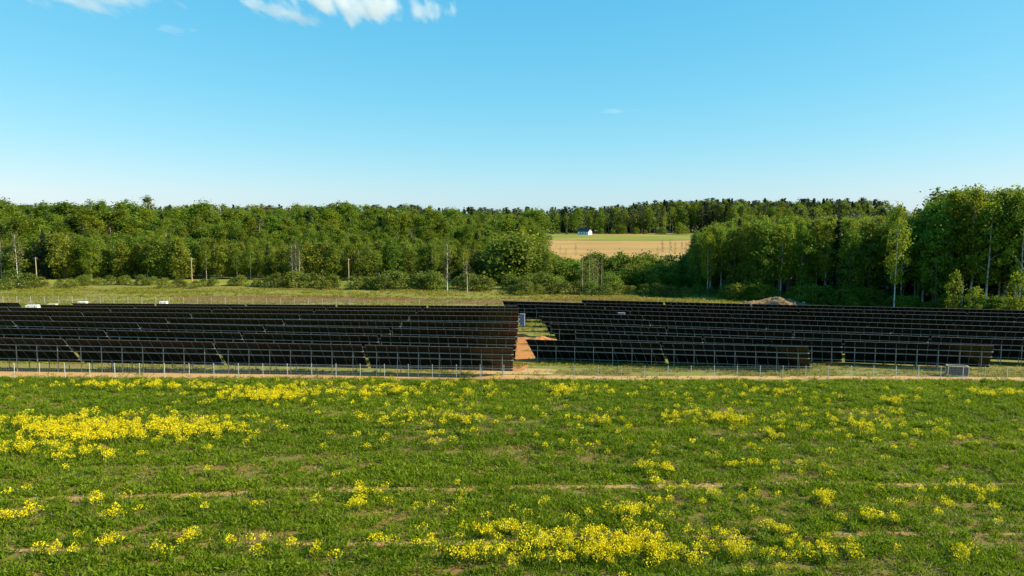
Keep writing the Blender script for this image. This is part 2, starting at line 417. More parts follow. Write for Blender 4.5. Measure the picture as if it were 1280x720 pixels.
# ------------------------------------------------------------------ fences
def fence(name, label, x0, x1, yf, h, step, wire_step, group=None):
    root = link(name, None, None, (x0, float(yf(x0)), Tz(x0, float(yf(x0)))))
    tag(root, label, 'fence')
    b = MB(); b.box((-.024, -.024, -.3), (.024, .024, h)); b.box((-.03, -.03, h), (.03, .03, h + .02)); pm = b.mesh('post', [M['fence']])
    xs = np.arange(x0, x1, step); ox, oy, oz = root.location
    for x in xs:
        y = float(yf(x)); link('post', pm, root, (x - ox, y - oy, Tz(x, y) - oz))
    # welded wire mesh: real thin wires
    V = []; Q = []; n = 0; r = .0022
    def wire(p, q, ax):
        nonlocal n
        a = np.array(p); b_ = np.array(q)
        o1, o2 = (np.array((r, 0, 0)), np.array((0, r, 0))) if ax == 'v' else (np.array((0, r, 0)), np.array((0, 0, r)))
        V.extend([a - o1 - o2, a + o1 - o2, a + o1 + o2, a - o1 + o2, b_ - o1 - o2, b_ + o1 - o2, b_ + o1 + o2, b_ - o1 + o2])
        Q.extend([(n + i, n + (i + 1) % 4, n + 4 + (i + 1) % 4, n + 4 + i) for i in range(4)]); n += 8
    wx = np.arange(x0, x1, wire_step)
    for x in wx:
        y = float(yf(x)) - .04; z = Tz(x, y)
        wire((x - ox, y - oy, z + .05 - oz), (x - ox, y - oy, z + h - .05 - oz), 'v')
    sx = np.arange(x0, x1, step)
    for a, b2 in zip(sx[:-1], sx[1:]):
        for k in np.arange(.05, h, .2):
            y0, y1 = float(yf(a)) - .045, float(yf(b2)) - .045
            wire((a - ox, y0 - oy, Tz(a, y0) + k - oz), (b2 - ox, y1 - oy, Tz(b2, y1) + k - oz), 'h')
    o = link('wire_mesh', npmesh('wire_mesh', np.array(V), [np.array(Q)], [M['fence']]), root); o['kind'] = 'stuff'
    return root
fence('wire_fence', 'pale wire mesh fence on steel posts beside the dirt road', -70, 74, fence_y, 1.55, 2.47, .16)
fence('wire_fence', 'thin wire fence behind the panel rows, before the willow bushes', -122, 30, lambda x: 157 + 0 * x, 1.9, 3.0, .15)

# ------------------------------------------------------------------ small farm things
M['cream'] = noise_mat('cream_wood', [(.3, (.62, .50, .30)), (.7, (.78, .70, .54))], 3, 4, rough=.7)
M['white'] = noise_mat('white_wrap', [(.3, (.72, .72, .70)), (.7, (.82, .81, .78))], 2, 4, rough=.5)
M['grey'] = noise_mat('grey_board', [(.3, (.045, .045, .05)), (.7, (.08, .08, .085))], 3, 4, rough=.6)
M['card'] = noise_mat('cardboard', [(.3, (.52, .42, .28)), (.7, (.64, .53, .38))], 3, 4, rough=.8)
M['cab'] = noise_mat('blue_grey_cabinet', [(.3, (.17, .19, .36)), (.7, (.24, .26, .46))], 2, 3, rough=.4)
M['dark'] = noise_mat('dark_plastic', [(.3, (.03, .03, .035)), (.7, (.05, .05, .055))], 3, 3, rough=.5)

def crate(p, rz):
    t = tag(link('slatted_crate', None, None, p, (0, 0, rz)), 'white framed crate with grey slatted sides standing in the grass by the fence', 'crate')
    W, D_, H = 2.1, .9, 1.2
    b = MB(); f = .075
    for x in (-W / 2, W / 2 - f):
        for y in (-D_ / 2, D_ / 2 - f): b.box((x, y, .14), (x + f, y + f, H))
    for z in (.14, H):
        for y in (-D_ / 2, D_ / 2 - f): b.box((-W / 2 + f, y + .004, z - f * .5), (W / 2 - f, y + f - .004, z + f * .5 - .003))
        for x in (-W / 2, W / 2 - f): b.box((x + .004, -D_ / 2 + f, z - f * .5), (x + f - .004, D_ / 2 - f, z + f * .5 - .003))
    link('frame', b.mesh('frame', [M['cream']]), t)
    s = MB(); s.box((-W / 2 + f, 0, -.05), (W / 2 - f, .03, .05)); sm = s.mesh('slat', [M['grey']])
    e = MB(); e.box((0, -D_ / 2 + f, -.05), (.03, D_ / 2 - f, .05)); em = e.mesh('slat', [M['grey']])
    for i in range(8):
        z = .26 + i * .122
        link('slat', sm, t, (0, -D_ / 2 + .02, z)); link('slat', sm, t, (0, D_ / 2 - .05, z))
        link('slat', em, t, (W / 2 - .05, 0, z)); link('slat', em, t, (-W / 2 + .02, 0, z))
    b = MB()
    for y in (-.45, 0, .36): b.box((-W / 2, y, 0), (W / 2, y + .1, .09))
    link('skid', b.mesh('skid', [M['cream']]), t)
g = gnd(1196, 470.5); crate((g.x, g.y, Tz(g.x, g.y)), R(-14))

def pallet_box(p, w_, h_, rz, label, mats):
    t = tag(link('pallet_box', None, None, p, (0, 0, rz)), label, 'box')
    b = MB()
    for x in (-w_ / 2, -.06, w_ / 2 - .12): b.box((x, -.55, 0), (x + .12, .55, .1))
    for y in np.linspace(-.55, .43, 5): b.box((-w_ / 2, y, .103), (w_ / 2, y + .12, .13))
    link('pallet', b.mesh('pallet', [M['card']]), t)
    for z0, z1 in ((.133, h_ / 2 - .06), (h_ / 2 + .06, h_)):
        b = MB(); b.box((-w_ / 2 + .05, -.5, z0), (w_ / 2 - .05, .5, z1)); link('carton', b.mesh('carton', [mats]), t)
    b = MB(); b.box((-w_ / 2, -.54, h_ / 2 - .057), (w_ / 2, .54, h_ / 2 + .057)); link('pallet', b.mesh('pallet', [M['card']]), t)
    b = MB(); b.box((-w_ / 2 + .02, -.53, h_ + .003), (w_ / 2 - .02, .53, h_ + .05)); link('lid', b.mesh('lid', [mats]), t)
    for x in (-w_ / 4, w_ / 4):
        b = MB(); b.box((x - .03, -.508, .14), (x + .03, -.503, h_)); link('strap', b.mesh('strap', [M['dark']]), t)
for x, y, D, w_, lab, m in [(41, 381.6, 121.5, 1.95, 'bright white wrapped pallet box at the end of the seventh panel row', 'white'),
                             (65.5, 380.2, 131, 1.5, 'small cream pallet box behind the bright white wrapped one', 'card'),
                             (103.5, 377.2, 138, 1.55, 'white pallet box standing in the grass behind the cream boxes', 'white'),
                             (177, 380.2, 134, 1.4, 'low cream pallet box half hidden behind the last panel row', 'card'),
                             (204.5, 377.0, 138.5, 1.4, 'tall pale cardboard pallet box near the dark stripped topsoil', 'white')]:
    p = un(x, y, D); pallet_box((p.x, D, Tz(p.x, D)), w_, p.z - Tz(p.x, D), R(8), lab, M[m])

def cabinet(p, w_, h_, leg, label, rz=R(-13)):
    t = tag(link('inverter_cabinet', None, None, p, (0, 0, rz)), label, 'cabinet')
    b = MB(); b.box((-w_ / 2, -.2, leg), (w_ / 2, .2, leg + h_)); link('body', b.mesh('body', [M['cab']]), t)
    b = MB(); b.box((-w_ / 2 - .05, -.26, leg + h_ + .003), (w_ / 2 + .05, .24, leg + h_ + .06)); link('roof', b.mesh('roof', [M['galv']]), t)
    b = MB(); b.box((-w_ / 2 + .05, -.225, leg + .05), (w_ / 2 - .05, -.203, leg + h_ - .05)); d = link('door', b.mesh('door', [M['cab']]), t)
    b = MB(); b.box((w_ / 2 - .14, -.25, leg + h_ * .45), (w_ / 2 - .10, -.228, leg + h_ * .6)); link('handle', b.mesh('handle', [M['dark']]), d)
    for x in (-w_ / 2 + .04, w_ / 2 - .1):
        b = MB(); b.box((x, -.05, -.3), (x + .06, .05, leg - .002)); link('leg', b.mesh('leg', [M['galv']]), t)
p = gnd(653, 409); cabinet((p.x, p.y, p.z), .8, 1.9, .35, 'narrow blue grey electrical cabinet on legs in the earth gap')
p = un(776, 395, 120.5); cabinet((p.x, 119.8, Tz(p.x, 119.8)), 1.1, 1.25, 1.75, 'wide blue grey inverter cabinet raised on legs between two panel rows')

# dirt heap in the gap, spoil heap with rocks in front of the wood
tag(link('dirt_heap', patch('dirt_heap', M['earth'], 4.2, 105, 3.0, 2.2, .02, .65, 31)), 'small heap of orange dirt in the gap between panel blocks', 'heap')
tag(link('dirt_heap', patch('dirt_heap', M['earth'], 1.4, 110, 1.6, 1.2, .02, .45, 33)), 'low scraped ridge of orange dirt behind the small heap', 'heap')
heap = link('spoil_heap', None); tag(heap, 'grey brown spoil heap strewn with pale rocks before the tall wood', 'heap')
link('mound', patch('mound', noise_mat('spoil', [(.3, (.10, .062, .03)), (.55, (.20, .125, .06)), (.8, (.32, .19, .08))], .8, 8, bump=.2, bscale=2), 60.5, 168, 11, 5.5, .0, 2.1, 41), heap)
M['rock'] = noise_mat('pale_rock', [(.3, (.30, .24, .18)), (.7, (.50, .42, .33))], 2, 5, obj_rand=.3)
def rock_mesh(seed):
    rr = np.random.default_rng(seed); b = MB(); n = 7
    v = []; rings = [(-.45, .55), (0, 1), (.42, .7), (.6, .2)]
    for z, r in rings:
        for k in range(n):
            a = 2 * math.pi * k / n; q = r * (.75 + .5 * rr.random()); v.append((q * math.cos(a), q * math.sin(a), z + .2 * (rr.random() - .5)))
    qd = [(i * n + k, i * n + (k + 1) % n, (i + 1) * n + (k + 1) % n, (i + 1) * n + k) for i in range(3) for k in range(n)]
    b.add(v, qd); v2 = v[-n:]; return npmesh('rock', np.array(v), [np.array(qd), np.array([(21, 22, 23), (21, 23, 24), (21, 24, 25), (21, 25, 26), (21, 26, 27)])], [M['rock']])
RK = [rock_mesh(i) for i in range(4)]
mo = heap.children[0].data; co = np.empty(len(mo.vertices) * 3, np.float32); mo.vertices.foreach_get('co', co); co = co.reshape(-1, 3)
for i in range(46):
    c = co[rng.integers(0, len(co) - 70)]; s = .12 + .36 * rng.random() ** 2
    link('rock', RK[i % 4], heap, (c[0], c[1], c[2] + s * .1), tuple(rng.random(3) * 6), (s, s, s * .8))
for x, y, D, rx, ry, h, sd_ in [(-58, 0, 170, 14, 2.2, .6, 51), (-30, 0, 173, 9, 2, .7, 52), (2, 0, 169, 12, 1.4, .4, 53), (26, 0, 181, 14, 1.4, .5, 54)]:
    tag(link('soil_bank', patch('soil_bank', M['soil'], x, D, rx, ry, .0, h, sd_)),
        {51: 'dark topsoil bank behind the pallet boxes', 52: 'dark topsoil bank near the middle of the back fence', 53: 'low brown soil bank behind the far panel rows', 54: 'low dark soil bank below the shaded thicket'}[sd_], 'soil bank')

# ------------------------------------------------------------------ far house
def house():
    p = un(731, 293.5, 575); z0 = Tz(p.x, 575)
    t = tag(link('farm_house', None, None, (p.x, 575, z0), (0, 0, R(50))), 'small white gabled house with dark grey roof beyond the stubble field', 'house')
    wl, gb, h, rh = 10.0, 5.2, 2.6, 2.5
    wm = noise_mat('white_render', [(.3, (.74, .74, .74)), (.7, (.82, .82, .82))], .6, 4)
    sm_ = noise_mat('grey_timber', [(.3, (.16, .17, .20)), (.7, (.23, .24, .28))], .8, 4)
    rm = noise_mat('dark_roof', [(.3, (.035, .04, .055)), (.7, (.06, .065, .085))], .8, 4, rough=.6)
    # long side along local y, gables at +-y ... ridge along y
    b = MB(); b.box((-gb / 2, -wl / 2, -.5), (gb / 2, wl / 2, h)); link('wall', b.mesh('wall', [wm]), t)
    for y in (-wl / 2 + .01, wl / 2 - .01):
        me = npmesh('gable', np.array([(-gb / 2, y - .01, h), (gb / 2, y - .01, h), (0, y - .01, h + rh), (-gb / 2, y + .01, h), (gb / 2, y + .01, h), (0, y + .01, h + rh)]),
                    [np.array([(0, 1, 2), (3, 5, 4)]), np.array([(0, 3, 4, 1), (1, 4, 5, 2), (2, 5, 3, 0)])], [wm]); link('gable', me, t)
    rf = MB()
    for s in (-1, 1):
        a = math.atan2(rh, gb / 2); m = Matrix.Translation((s * gb / 4, 0, h + rh / 2 + .1)) @ Matrix.Rotation(s * a, 4, 'Y')
        l = math.hypot(rh, gb / 2) / 2 + .3; rf.box((-l, -wl / 2 - .5, -.08), (l, wl / 2 + .5, .08), 0, m)
    r_ = link('roof', rf.mesh('roof', [rm]), t)
    b = MB(); b.box((.4, 1.2, h + rh - .8), (1.0, 1.8, h + rh + .9)); link('chimney', b.mesh('chimney', [M['bark']]), r_)
    gl = noise_mat('window_glass', [(.4, (.03, .035, .045)), (.6, (.05, .055, .07))], 1, 2, rough=.1, spec=.6)
    def win(x0, x1, y0, y1, z0_, z1, ax):
        b = MB(); b.box((x0, y0, z0_), (x1, y1, z1)); w_ = link('window', b.mesh('window', [wm]), t)
        b = MB(); q = .12
        if ax == 'y': b.box((x0 + q, y0 - .02, z0_ + q), (x1 - q, y1 + .02, z1 - q))
        else: b.box((x0 - .02, y0 + q, z0_ + q), (x1 + .02, y1 - q, z1 - q))
        link('pane', b.mesh('pane', [gl]), w_)
    for x in (-1.7, .6): win(x, x + 1.1, -wl / 2 - .05, -wl / 2 - .003, .9, 2.2, 'y'); 
    for y in (-3, -.6, 1.8): win(gb / 2 + .003, gb / 2 + .05, y, y + 1.2, .9, 2.2, 'x'); win(-gb / 2 - .05, -gb / 2 - .003, y, y + 1.2, .9, 2.2, 'x')
    win(-.5, .5, wl / 2 + .003, wl / 2 + .05, 1, 2.3, 'y')
    b = MB(); b.box((-.45, -wl / 2 - .045, h + .5), (.45, -wl / 2 - .003, h + 1.5)); link('attic_window', b.mesh('attic_window', [gl]), t)
house()

# ------------------------------------------------------------------ trees
def crown_np(rr, H, base, Rr, prof, ncl, lpc, leaf, csz=.24, flat=.75, outb=.5):
    t = rr.random(ncl) ** .85; a = rr.random(ncl) * 6.283
    rad = Rr * prof(t) * (outb + (1 - outb) * np.sqrt(rr.random(ncl)))* (.75 + .45 * rr.random(ncl))
    c = np.stack([rad * np.cos(a), rad * np.sin(a), base + (H - base) * t], -1)
    cr = Rr * csz * (.6 + .8 * rr.random(ncl))
    C = np.repeat(c, lpc, 0); n = len(C)
    off = rr.normal(size=(n, 3)) * (np.repeat(cr, lpc)[:, None] * np.array([.62, .62, .62 * flat]))
    P = C + off
    out = P - np.array([0, 0, base + (H - base) * .45]); out /= np.linalg.norm(out, axis=1, keepdims=True) + 1e-6
    nrm = out * .55 + rr.normal(size=(n, 3)) * .6 + np.array([0, 0, .25]); nrm /= np.linalg.norm(nrm, axis=1, keepdims=True)
    ax = np.cross(nrm, rr.normal(size=(n, 3))); ax /= np.linalg.norm(ax, axis=1, keepdims=True); ay = np.cross(nrm, ax)
    s = (leaf * (.55 + .9 * rr.random(n)))[:, None]
    V = np.stack([P - ax * s * .5, P + ay * s * .36 + nrm * s * .08, P + ax * s * .5, P - ay * s * .36 + nrm * s * .08], 1).reshape(-1, 3)
    Q = np.arange(n * 4).reshape(-1, 4)
    ti = np.clip(np.repeat(rr.random(ncl), lpc) * .7 + rr.random(n) * .35, 0, 1)
    return V, Q, np.repeat(ti, 4), c
def spruce_np(rr, H, base, Rr, nb, leaf, power=.85):
    t = rr.random(nb) ** 1.25; a = rr.random(nb) * 6.283; tip = Rr * (1 - t) ** power * (.7 + .5 * rr.random(nb)) + .15
    L = 11; C = []; 
    f = rr.random((nb, L)) ** .7
    r_ = tip[:, None] * f; z = base + (H - base) * t[:, None] - r_ * .28 + rr.normal(size=(nb, L)) * .12
    w_ = rr.normal(size=(nb, L)) * .13 * (1 + r_)
    P = np.stack([r_ * np.cos(a)[:, None] - w_ * np.sin(a)[:, None], r_ * np.sin(a)[:, None] + w_ * np.cos(a)[:, None], z], -1).reshape(-1, 3)
    n = len(P); nrm = rr.normal(size=(n, 3)) * .5 + np.array([0, 0, .8]); nrm /= np.linalg.norm(nrm, axis=1, keepdims=True)
    d = np.stack([np.cos(a), np.sin(a), -.3 + 0 * a], -1); ax = np.repeat(d, L, 0) + rr.normal(size=(n, 3)) * .4; ax /= np.linalg.norm(ax, axis=1, keepdims=True)
    ay = np.cross(nrm, ax); ay /= np.linalg.norm(ay, axis=1, keepdims=True) + 1e-6
    s = (leaf * (.6 + .8 * rr.random(n)))[:, None]
    V = np.stack([P - ax * s * .6, P + ay * s * .3, P + ax * s * .6, P - ay * s * .3], 1).reshape(-1, 3)
    return V, np.arange(n * 4).reshape(-1, 4), np.repeat(np.clip(np.repeat(rr.random(nb), L) * .8 + .2 * rr.random(n), 0, 1), 4), None
def trunk_np(rr, H, r0, top, cl=None, limbs=7, lean=.3):
    b = MB(); bx, by = (rr.random(2) - .5) * lean * 2
    k = 6; pts = [(bx * (i / k) ** 1.5 + .12 * (rr.random() - .5), by * (i / k) ** 1.5 + .12 * (rr.random() - .5), -.4 + (H * top + .4) * i / k) for i in range(k + 1)]
    b.tube(pts, [r0 * (1.25 if i == 0 else 1) * (1 - .85 * i / k) + .015 for i in range(k + 1)], 6)
    if cl is not None:
        for c in cl[rr.choice(len(cl), min(limbs, len(cl)), replace=False)]:
            zr = c[2] - (.25 + .2 * rr.random()) * math.hypot(c[0], c[1]) - .8; zr = min(max(zr, H * .15), H * top * .92)
            f = (zr + .4) / (H * top + .4); s = np.array((bx * f ** 1.5, by * f ** 1.5, zr))
            m = (s + c) / 2 + np.array((0, 0, .25)); rb = r0 * (1 - .85 * f) * .45 + .012
            b.tube([s, m, c], [rb, rb * .65, .012], 5)
    return np.concatenate(b.v), np.concatenate(b.q)
P_oval = lambda t: np.clip(np.sin(np.pi * (t * .86 + .12)) ** .75, .12, 1)
P_birch = lambda t: np.clip(np.sin(np.pi * np.clip(t, 0, 1) ** .8 * .93 + .14) ** .9, .12, 1)
P_shrub = lambda t: np.sqrt(np.clip(1.02 - t ** 2, .02, 1))
P_pine = lambda t: np.clip(np.sin(np.pi * (t * .8 + .16)), .2, 1)

SPEC = {}   # kind -> (height, list of (trunk arrays, crown arrays), lo list, leaf mat, bark mat)
def build_kind(kind, H, nv, leafm, barkm, hi, lo, trunk):
    hv = []; lv = []
    for i in range(nv):
        rr = np.random.default_rng(hash_(kind) + i)
        c = hi(rr); tr = trunk(rr, c[3]); hv.append((tr, c))
        rr = np.random.default_rng(hash_(kind) + 50 + i); c = lo(rr); lv.append((trunk(rr, None), c))
    ms = [(npmesh('trunk', t[0], [t[1]], [M[barkm]], smooth=True), npmesh('crown', c[0], [c[1]], [M[leafm]], tint=c[2])) for t, c in hv]
    SPEC[kind] = dict(H=H, hi=ms, hv=hv, lo=lv, leaf=leafm, bark=barkm)
def hash_(s): return sum(ord(ch) * (i + 3) * 7 for i, ch in enumerate(s))
build_kind('birch', 20, 5, 'leaf_birch', 'birch_bark',
           lambda r: crown_np(r, 20, 5.5, 2.7, P_birch, 95, 30, .42, .30, .95),
           lambda r: crown_np(r, 20, 5.5, 2.8, P_birch, 64, 15, .58, .32, .95),
           lambda r, c: trunk_np(r, 20, .17, .93, c, 9))
build_kind('alder', 18, 5, 'leaf_alder', 'bark',
           lambda r: crown_np(r, 18, 3.0, 3.5, P_oval, 110, 30, .45, .27, .85),
           lambda r: crown_np(r, 18, 3.0, 3.6, P_oval, 70, 15, .62, .30, .85),
           lambda r, c: trunk_np(r, 18, .2, .85, c, 9))
build_kind('bare', 16, 2, 'leaf_bare', 'birch_bark',
           lambda r: crown_np(r, 16, 4.0, 2.2, P_birch, 60, 14, .30, .34, .95),
           lambda r: crown_np(r, 16, 4.0, 2.3, P_birch, 45, 9, .5, .34, .95),
           lambda r, c: trunk_np(r, 16, .16, .95, c, 14))
build_kind('spruce', 20, 3, 'leaf_spruce', 'bark',
           lambda r: spruce_np(r, 20, 1.2, 3.0, 260, .55), lambda r: spruce_np(r, 20, 1.2, 3.1, 90, .95),
           lambda r, c: trunk_np(r, 20, .2, .97))
build_kind('pine', 20, 3, 'leaf_pine', 'bark',
           lambda r: crown_np(r, 20, 9.5, 2.5, P_pine, 60, 26, .42, .30, .6),
           lambda r: crown_np(r, 20, 8.5, 2.7, P_pine, 40, 12, .75, .32, .6),
           lambda r, c: trunk_np(r, 20, .2, .93, c, 7))
build_kind('shrub', 4, 5, 'leaf_willow', 'bark',
           lambda r: crown_np(r, 3.9, .25, 2.3, P_shrub, 60, 24, .33, .26, .85, .6),
           lambda r: crown_np(r, 3.9, .25, 2.3, P_shrub, 40, 12, .5, .28, .85, .6),
           lambda r, c: trunk_np(r, 4, .07, .8, c, 8))
build_kind('thicket', 6, 3, 'leaf_alder', 'bark',
           lambda r: crown_np(r, 6, .4, 2.9, P_shrub, 80, 26, .38, .25, .85, .6),
           lambda r: crown_np(r, 6, .4, 2.9, P_shrub, 50, 12, .6, .28, .85, .6),
           lambda r, c: trunk_np(r, 6, .1, .8, c, 8))
build_kind('sapling', 11, 4, 'leaf_olive', 'bark',
           lambda r: crown_np(r, 11, .8, 2.5, P_oval, 90, 28, .38, .27, .9),
           lambda r: crown_np(r, 11, .8, 2.5, P_oval, 60, 14, .55, .30, .9),
           lambda r, c: trunk_np(r, 11, .12, .88, c, 9))
build_kind('lime', 6, 1, 'leaf_birch', 'bark',
           lambda r: crown_np(r, 6, .9, 1.5, P_oval, 42, 26, .30, .30, .9),
           lambda r: crown_np(r, 6, .9, 1.5, P_oval, 30, 12, .5, .30, .9),
           lambda r, c: trunk_np(r, 6, .08, .88, c, 9))
NAMES = dict(sapling='young_tree', lime='sunlit_bush', birch='birch_tree', alder='alder_tree', bare='birch_tree', spruce='spruce_tree', pine='pine_tree', shrub='willow_bush', thicket='alder_bush')
CATS = dict(sapling='tree', lime='bush', birch='tree', alder='tree', bare='tree', spruce='tree', pine='tree', shrub='bush', thicket='bush')
def plant(kind, x, y, h, wid=1.0, label=None, group=None, var=None):
    sp = SPEC[kind]; s = h / sp['H']; i = int(rng.integers(len(sp['hi']))) if var is None else var
    tr, cr = sp['hi'][i]
    t = link(NAMES[kind], None, None, (x, y, Tz(x, y)), (0, 0, rng.random() * 6.28), (s * wid, s * wid, s))
    tag(t, label, CATS[kind], group)
    link('trunk', tr, t); link('crown', cr, t); return t
def join_tree(kind, i, hi):
    """trunk and crown of one variant as one mesh, used as an instance source for the massed woods"""
    sp = SPEC[kind]; (tv, tq), c = (sp['hv'] if hi else sp['lo'])[i]
    V = np.concatenate([tv, c[0]]); Q = np.concatenate([tq, c[1] + len(tv)])
    me = npmesh(kind + '_source', V, [Q], [M[sp['bark']], M[sp['leaf']]], np.r_[np.zeros(len(tq)), np.ones(len(c[1]))], np.r_[np.zeros(len(tv)), c[2]])
    return bpy.data.objects.new(kind + '_source', me)
def wood_stuff(name, items, label, cat, hi):
    keys = sorted({(k, i) for k in {it[0] for it in items} for i in range(len(SPEC[k]['lo']))})
    src = [join_tree(k, i, hi) for k, i in keys]
    V = []; ID = []; RO = []; SC = []
    for kind, x, y, h, wid in items:
        q = h / SPEC[kind]['H']; V.append((x, y, Tz(x, y))); RO.append(rng.random() * 6.28); SC.append((q * wid, q * wid, q))
        ID.append(keys.index((kind, int(rng.integers(len(SPEC[kind]['lo']))))))
    me = bpy.data.meshes.new(name); me.vertices.add(len(V)); me.vertices.foreach_set('co', np.array(V, np.float32).ravel())
    me.attributes.new('idx', 'INT', 'POINT').data.foreach_set('value', np.array(ID, np.int32))
    me.attributes.new('rotz', 'FLOAT', 'POINT').data.foreach_set('value', np.array(RO, np.float32))
    me.attributes.new('scl', 'FLOAT_VECTOR', 'POINT').data.foreach_set('vector', np.array(SC, np.float32).ravel())
    o = link(name, me); struct(o, label, 'stuff', cat)
    g = bpy.data.node_groups.new(name + '_scatter', 'GeometryNodeTree')
    g.interface.new_socket('Geometry', in_out='INPUT', socket_type='NodeSocketGeometry'); g.interface.new_socket('Geometry', in_out='OUTPUT', socket_type='NodeSocketGeometry')
    gi = g.nodes.new('NodeGroupInput'); go = g.nodes.new('NodeGroupOutput'); jn = g.nodes.new('GeometryNodeJoinGeometry')
    def named(nm, dt):
        n = g.nodes.new('GeometryNodeInputNamedAttribute'); n.data_type = dt; n.inputs['Name'].default_value = nm
        return [q for q in n.outputs if q.enabled and q.name == 'Attribute'][0]
    ia, ra, sa = named('idx', 'INT'), named('rotz', 'FLOAT'), named('scl', 'FLOAT_VECTOR')
    cx = g.nodes.new('ShaderNodeCombineXYZ'); g.links.new(ra, cx.inputs['Z'])
    er = g.nodes.new('FunctionNodeEulerToRotation'); g.links.new(cx.outputs[0], er.inputs[0])
    for i, so in enumerate(src):
        cm = g.nodes.new('FunctionNodeCompare'); cm.data_type = 'INT'; cm.operation = 'EQUAL'
        ii = [q for q in cm.inputs if q.enabled]; g.links.new(ia, ii[0]); ii[1].default_value = i
        ob = g.nodes.new('GeometryNodeObjectInfo'); ob.inputs['Object'].default_value = so; ob.inputs['As Instance'].default_value = True
        ip = g.nodes.new('GeometryNodeInstanceOnPoints')
        g.links.new(gi.outputs[0], ip.inputs['Points']); g.links.new(cm.outputs[0], ip.inputs['Selection']); g.links.new(ob.outputs['Geometry'], ip.inputs['Instance'])
        g.links.new(er.outputs[0], ip.inputs['Rotation']); g.links.new(sa, ip.inputs['Scale']); g.links.new(ip.outputs[0], jn.inputs[0])
    g.links.new(jn.outputs[0], go.inputs[0])
    md = o.modifiers.new('scatter', 'NODES'); md.node_group = g
    return o

def jgrid(x0, x1, y0, y1, st):
    for y in np.arange(y0, y1, st):
        for x in np.arange(x0, x1, st):
            yield x + (rng.random() - .5) * st * 1.1, y + (rng.random() - .5) * st * 1.1
pick = lambda ks, ps: ks[int(rng.choice(len(ks), p=ps))]

LAB = dict(sapling='bushy young birch, mixed wood behind willow bushes',
           birch='leafy birch, mixed wood behind willow bushes',
           alder='dense alder, mixed wood behind willow bushes',
           bare='thinly leaved pale birch, mixed wood behind willow bushes',
           spruce='dark pointed spruce, mixed wood behind willow bushes')
RLAB = dict(sapling='bushy young birch, mixed wood behind willow bushes',
           birch='pale trunked birch, shaded wood beside the panels',
            alder='dark leafy alder, shaded wood beside the panels',
            spruce='dark spruce, shaded wood beside the panels', bare='thin pale birch, shaded wood beside the panels')
def describe(base, h, wid, rank, hs):
    size = 'short' if h < hs[0] else ('medium' if h < hs[1] else 'lofty')
    wd = 'slim' if wid < .98 else 'broad'
    rk = 'front rank' if rank < .34 else ('second rank' if rank < .67 else 'inner rank')
    return f'{size} {wd} {base}, {rk}'
back = []
# mixed wood on the left
cnt = 0
for x, y in jgrid(-300, 14, 229, 362, 4.7):
    u = x / y
    if u < -.80 or u > (.035 if y > 262 else .012): continue
    big = sstep(252, 312, y)
    n_ = float(vnoise(x * .06 + 5, y * .05))
    h = (8.5 + 4.0 * rng.random()) * (1 - big) + (13.8 + 6.3 * rng.random() ** 1.2) * big + (6 + 4 * big) * (n_ - .5)
    if u < -.55: h *= 1.10
    h *= 1 - .14 * float(sstep(-.16, .0, u))
    k = pick(['birch', 'alder', 'bare', 'spruce'], [.48, .40, .03, .09])
    if y < 250 and rng.random() < .62: k = 'sapling'
    if y > 315 and rng.random() < .05: k = 'alder'; h = 21.5
    wid = .85 + .4 * rng.random()
    if k == 'alder' and big > .6 and rng.random() < .2: wid *= 1.25
    if y < 262 and cnt < 280 and rng.random() < .92:
        plant(k, x, y, h, wid * (1.2 if y < 245 else 1.05), describe(LAB[k], h, wid, (y - 229) / 33, (11, 14)), 'trees of the mixed wood'); cnt += 1
    else: back.append((k, x, y, h * (1.16 if y > 300 and rng.random() < .10 else 1), wid * (1.1 + .35 * rng.random())))
# shaded wood on the right
cnt = 0
for x, y in jgrid(38, 175, 148, 262, 3.9):
    u = x / y; px = 640 + F * u
    yf = np.interp(px, [860, 940, 1160, 1280, 1700], [197, 184, 166, 154, 152])
    if px < 872 + 12 * math.sin(y) or y < yf or px > 1560: continue
    dep = y - yf
    if dep > 62: continue
    tall = sstep(1140, 1185, px + 8 * math.sin(x * 2))
    h = (17.3 + 3.0 * rng.random()) * (1 - tall) + (23 + 4.5 * rng.random()) * tall
    if px < 930: h *= .80 + .2 * (px - 870) / 60
    k = pick(['birch', 'alder', 'spruce', 'bare'], [.60, .27, .08, .05])
    wid = .8 + .35 * rng.random()
    if dep < 26 and cnt < 220 and px < 1420:
        plant(k, x, y, h, wid, describe(RLAB[k], h, wid, dep / 26, (18.5, 22)), 'trees of the shaded wood'); cnt += 1
    else: back.append((k, x, y, h, wid))
wood_stuff('woodland', back, 'deeper mass of mixed trees behind the wood edges', 'woodland', True)

# single trees that stand out
p = un(1118, 372, 160); plant('birch', p.x, 160, 23.5, .72, 'tallest slim birch with bright white trunk at the shaded wood edge', None, 0)
for px, D, h, lab in [(559, 193, 13.5, 'slim bare white birch trunk standing alone before the mixed wood'), (584, 193, 9.0, 'shorter bare white birch trunk beside the slim lone one')]:
    p = un(px, 362, D); plant('bare', p.x, D, h, .85, lab, None)
for i, (px, D, h) in enumerate([(366, 206, 12), (371, 207, 12.5), (375, 206, 11)]):
    p = un(px, 358, D); plant('bare', p.x, D, h, .7, 'pale multi stemmed birch in the clump before the mixed wood', 'pale birch clump')
for i, (px, D, h) in enumerate([(728, 190, 10.5), (737, 191, 11.5), (742, 192, 10), (747, 193, 9.5), (752, 192, 10)]):
    p = un(px, 362, D); plant('bare', p.x, D, h, .45, 'thin nearly leafless birch before the shaded thicket', 'thin birches before the thicket')
p = un(22, 345, 206); plant('bare', p.x, 206, 15, .8, 'crooked pale birch at the end of the willow bushes', None, 1)
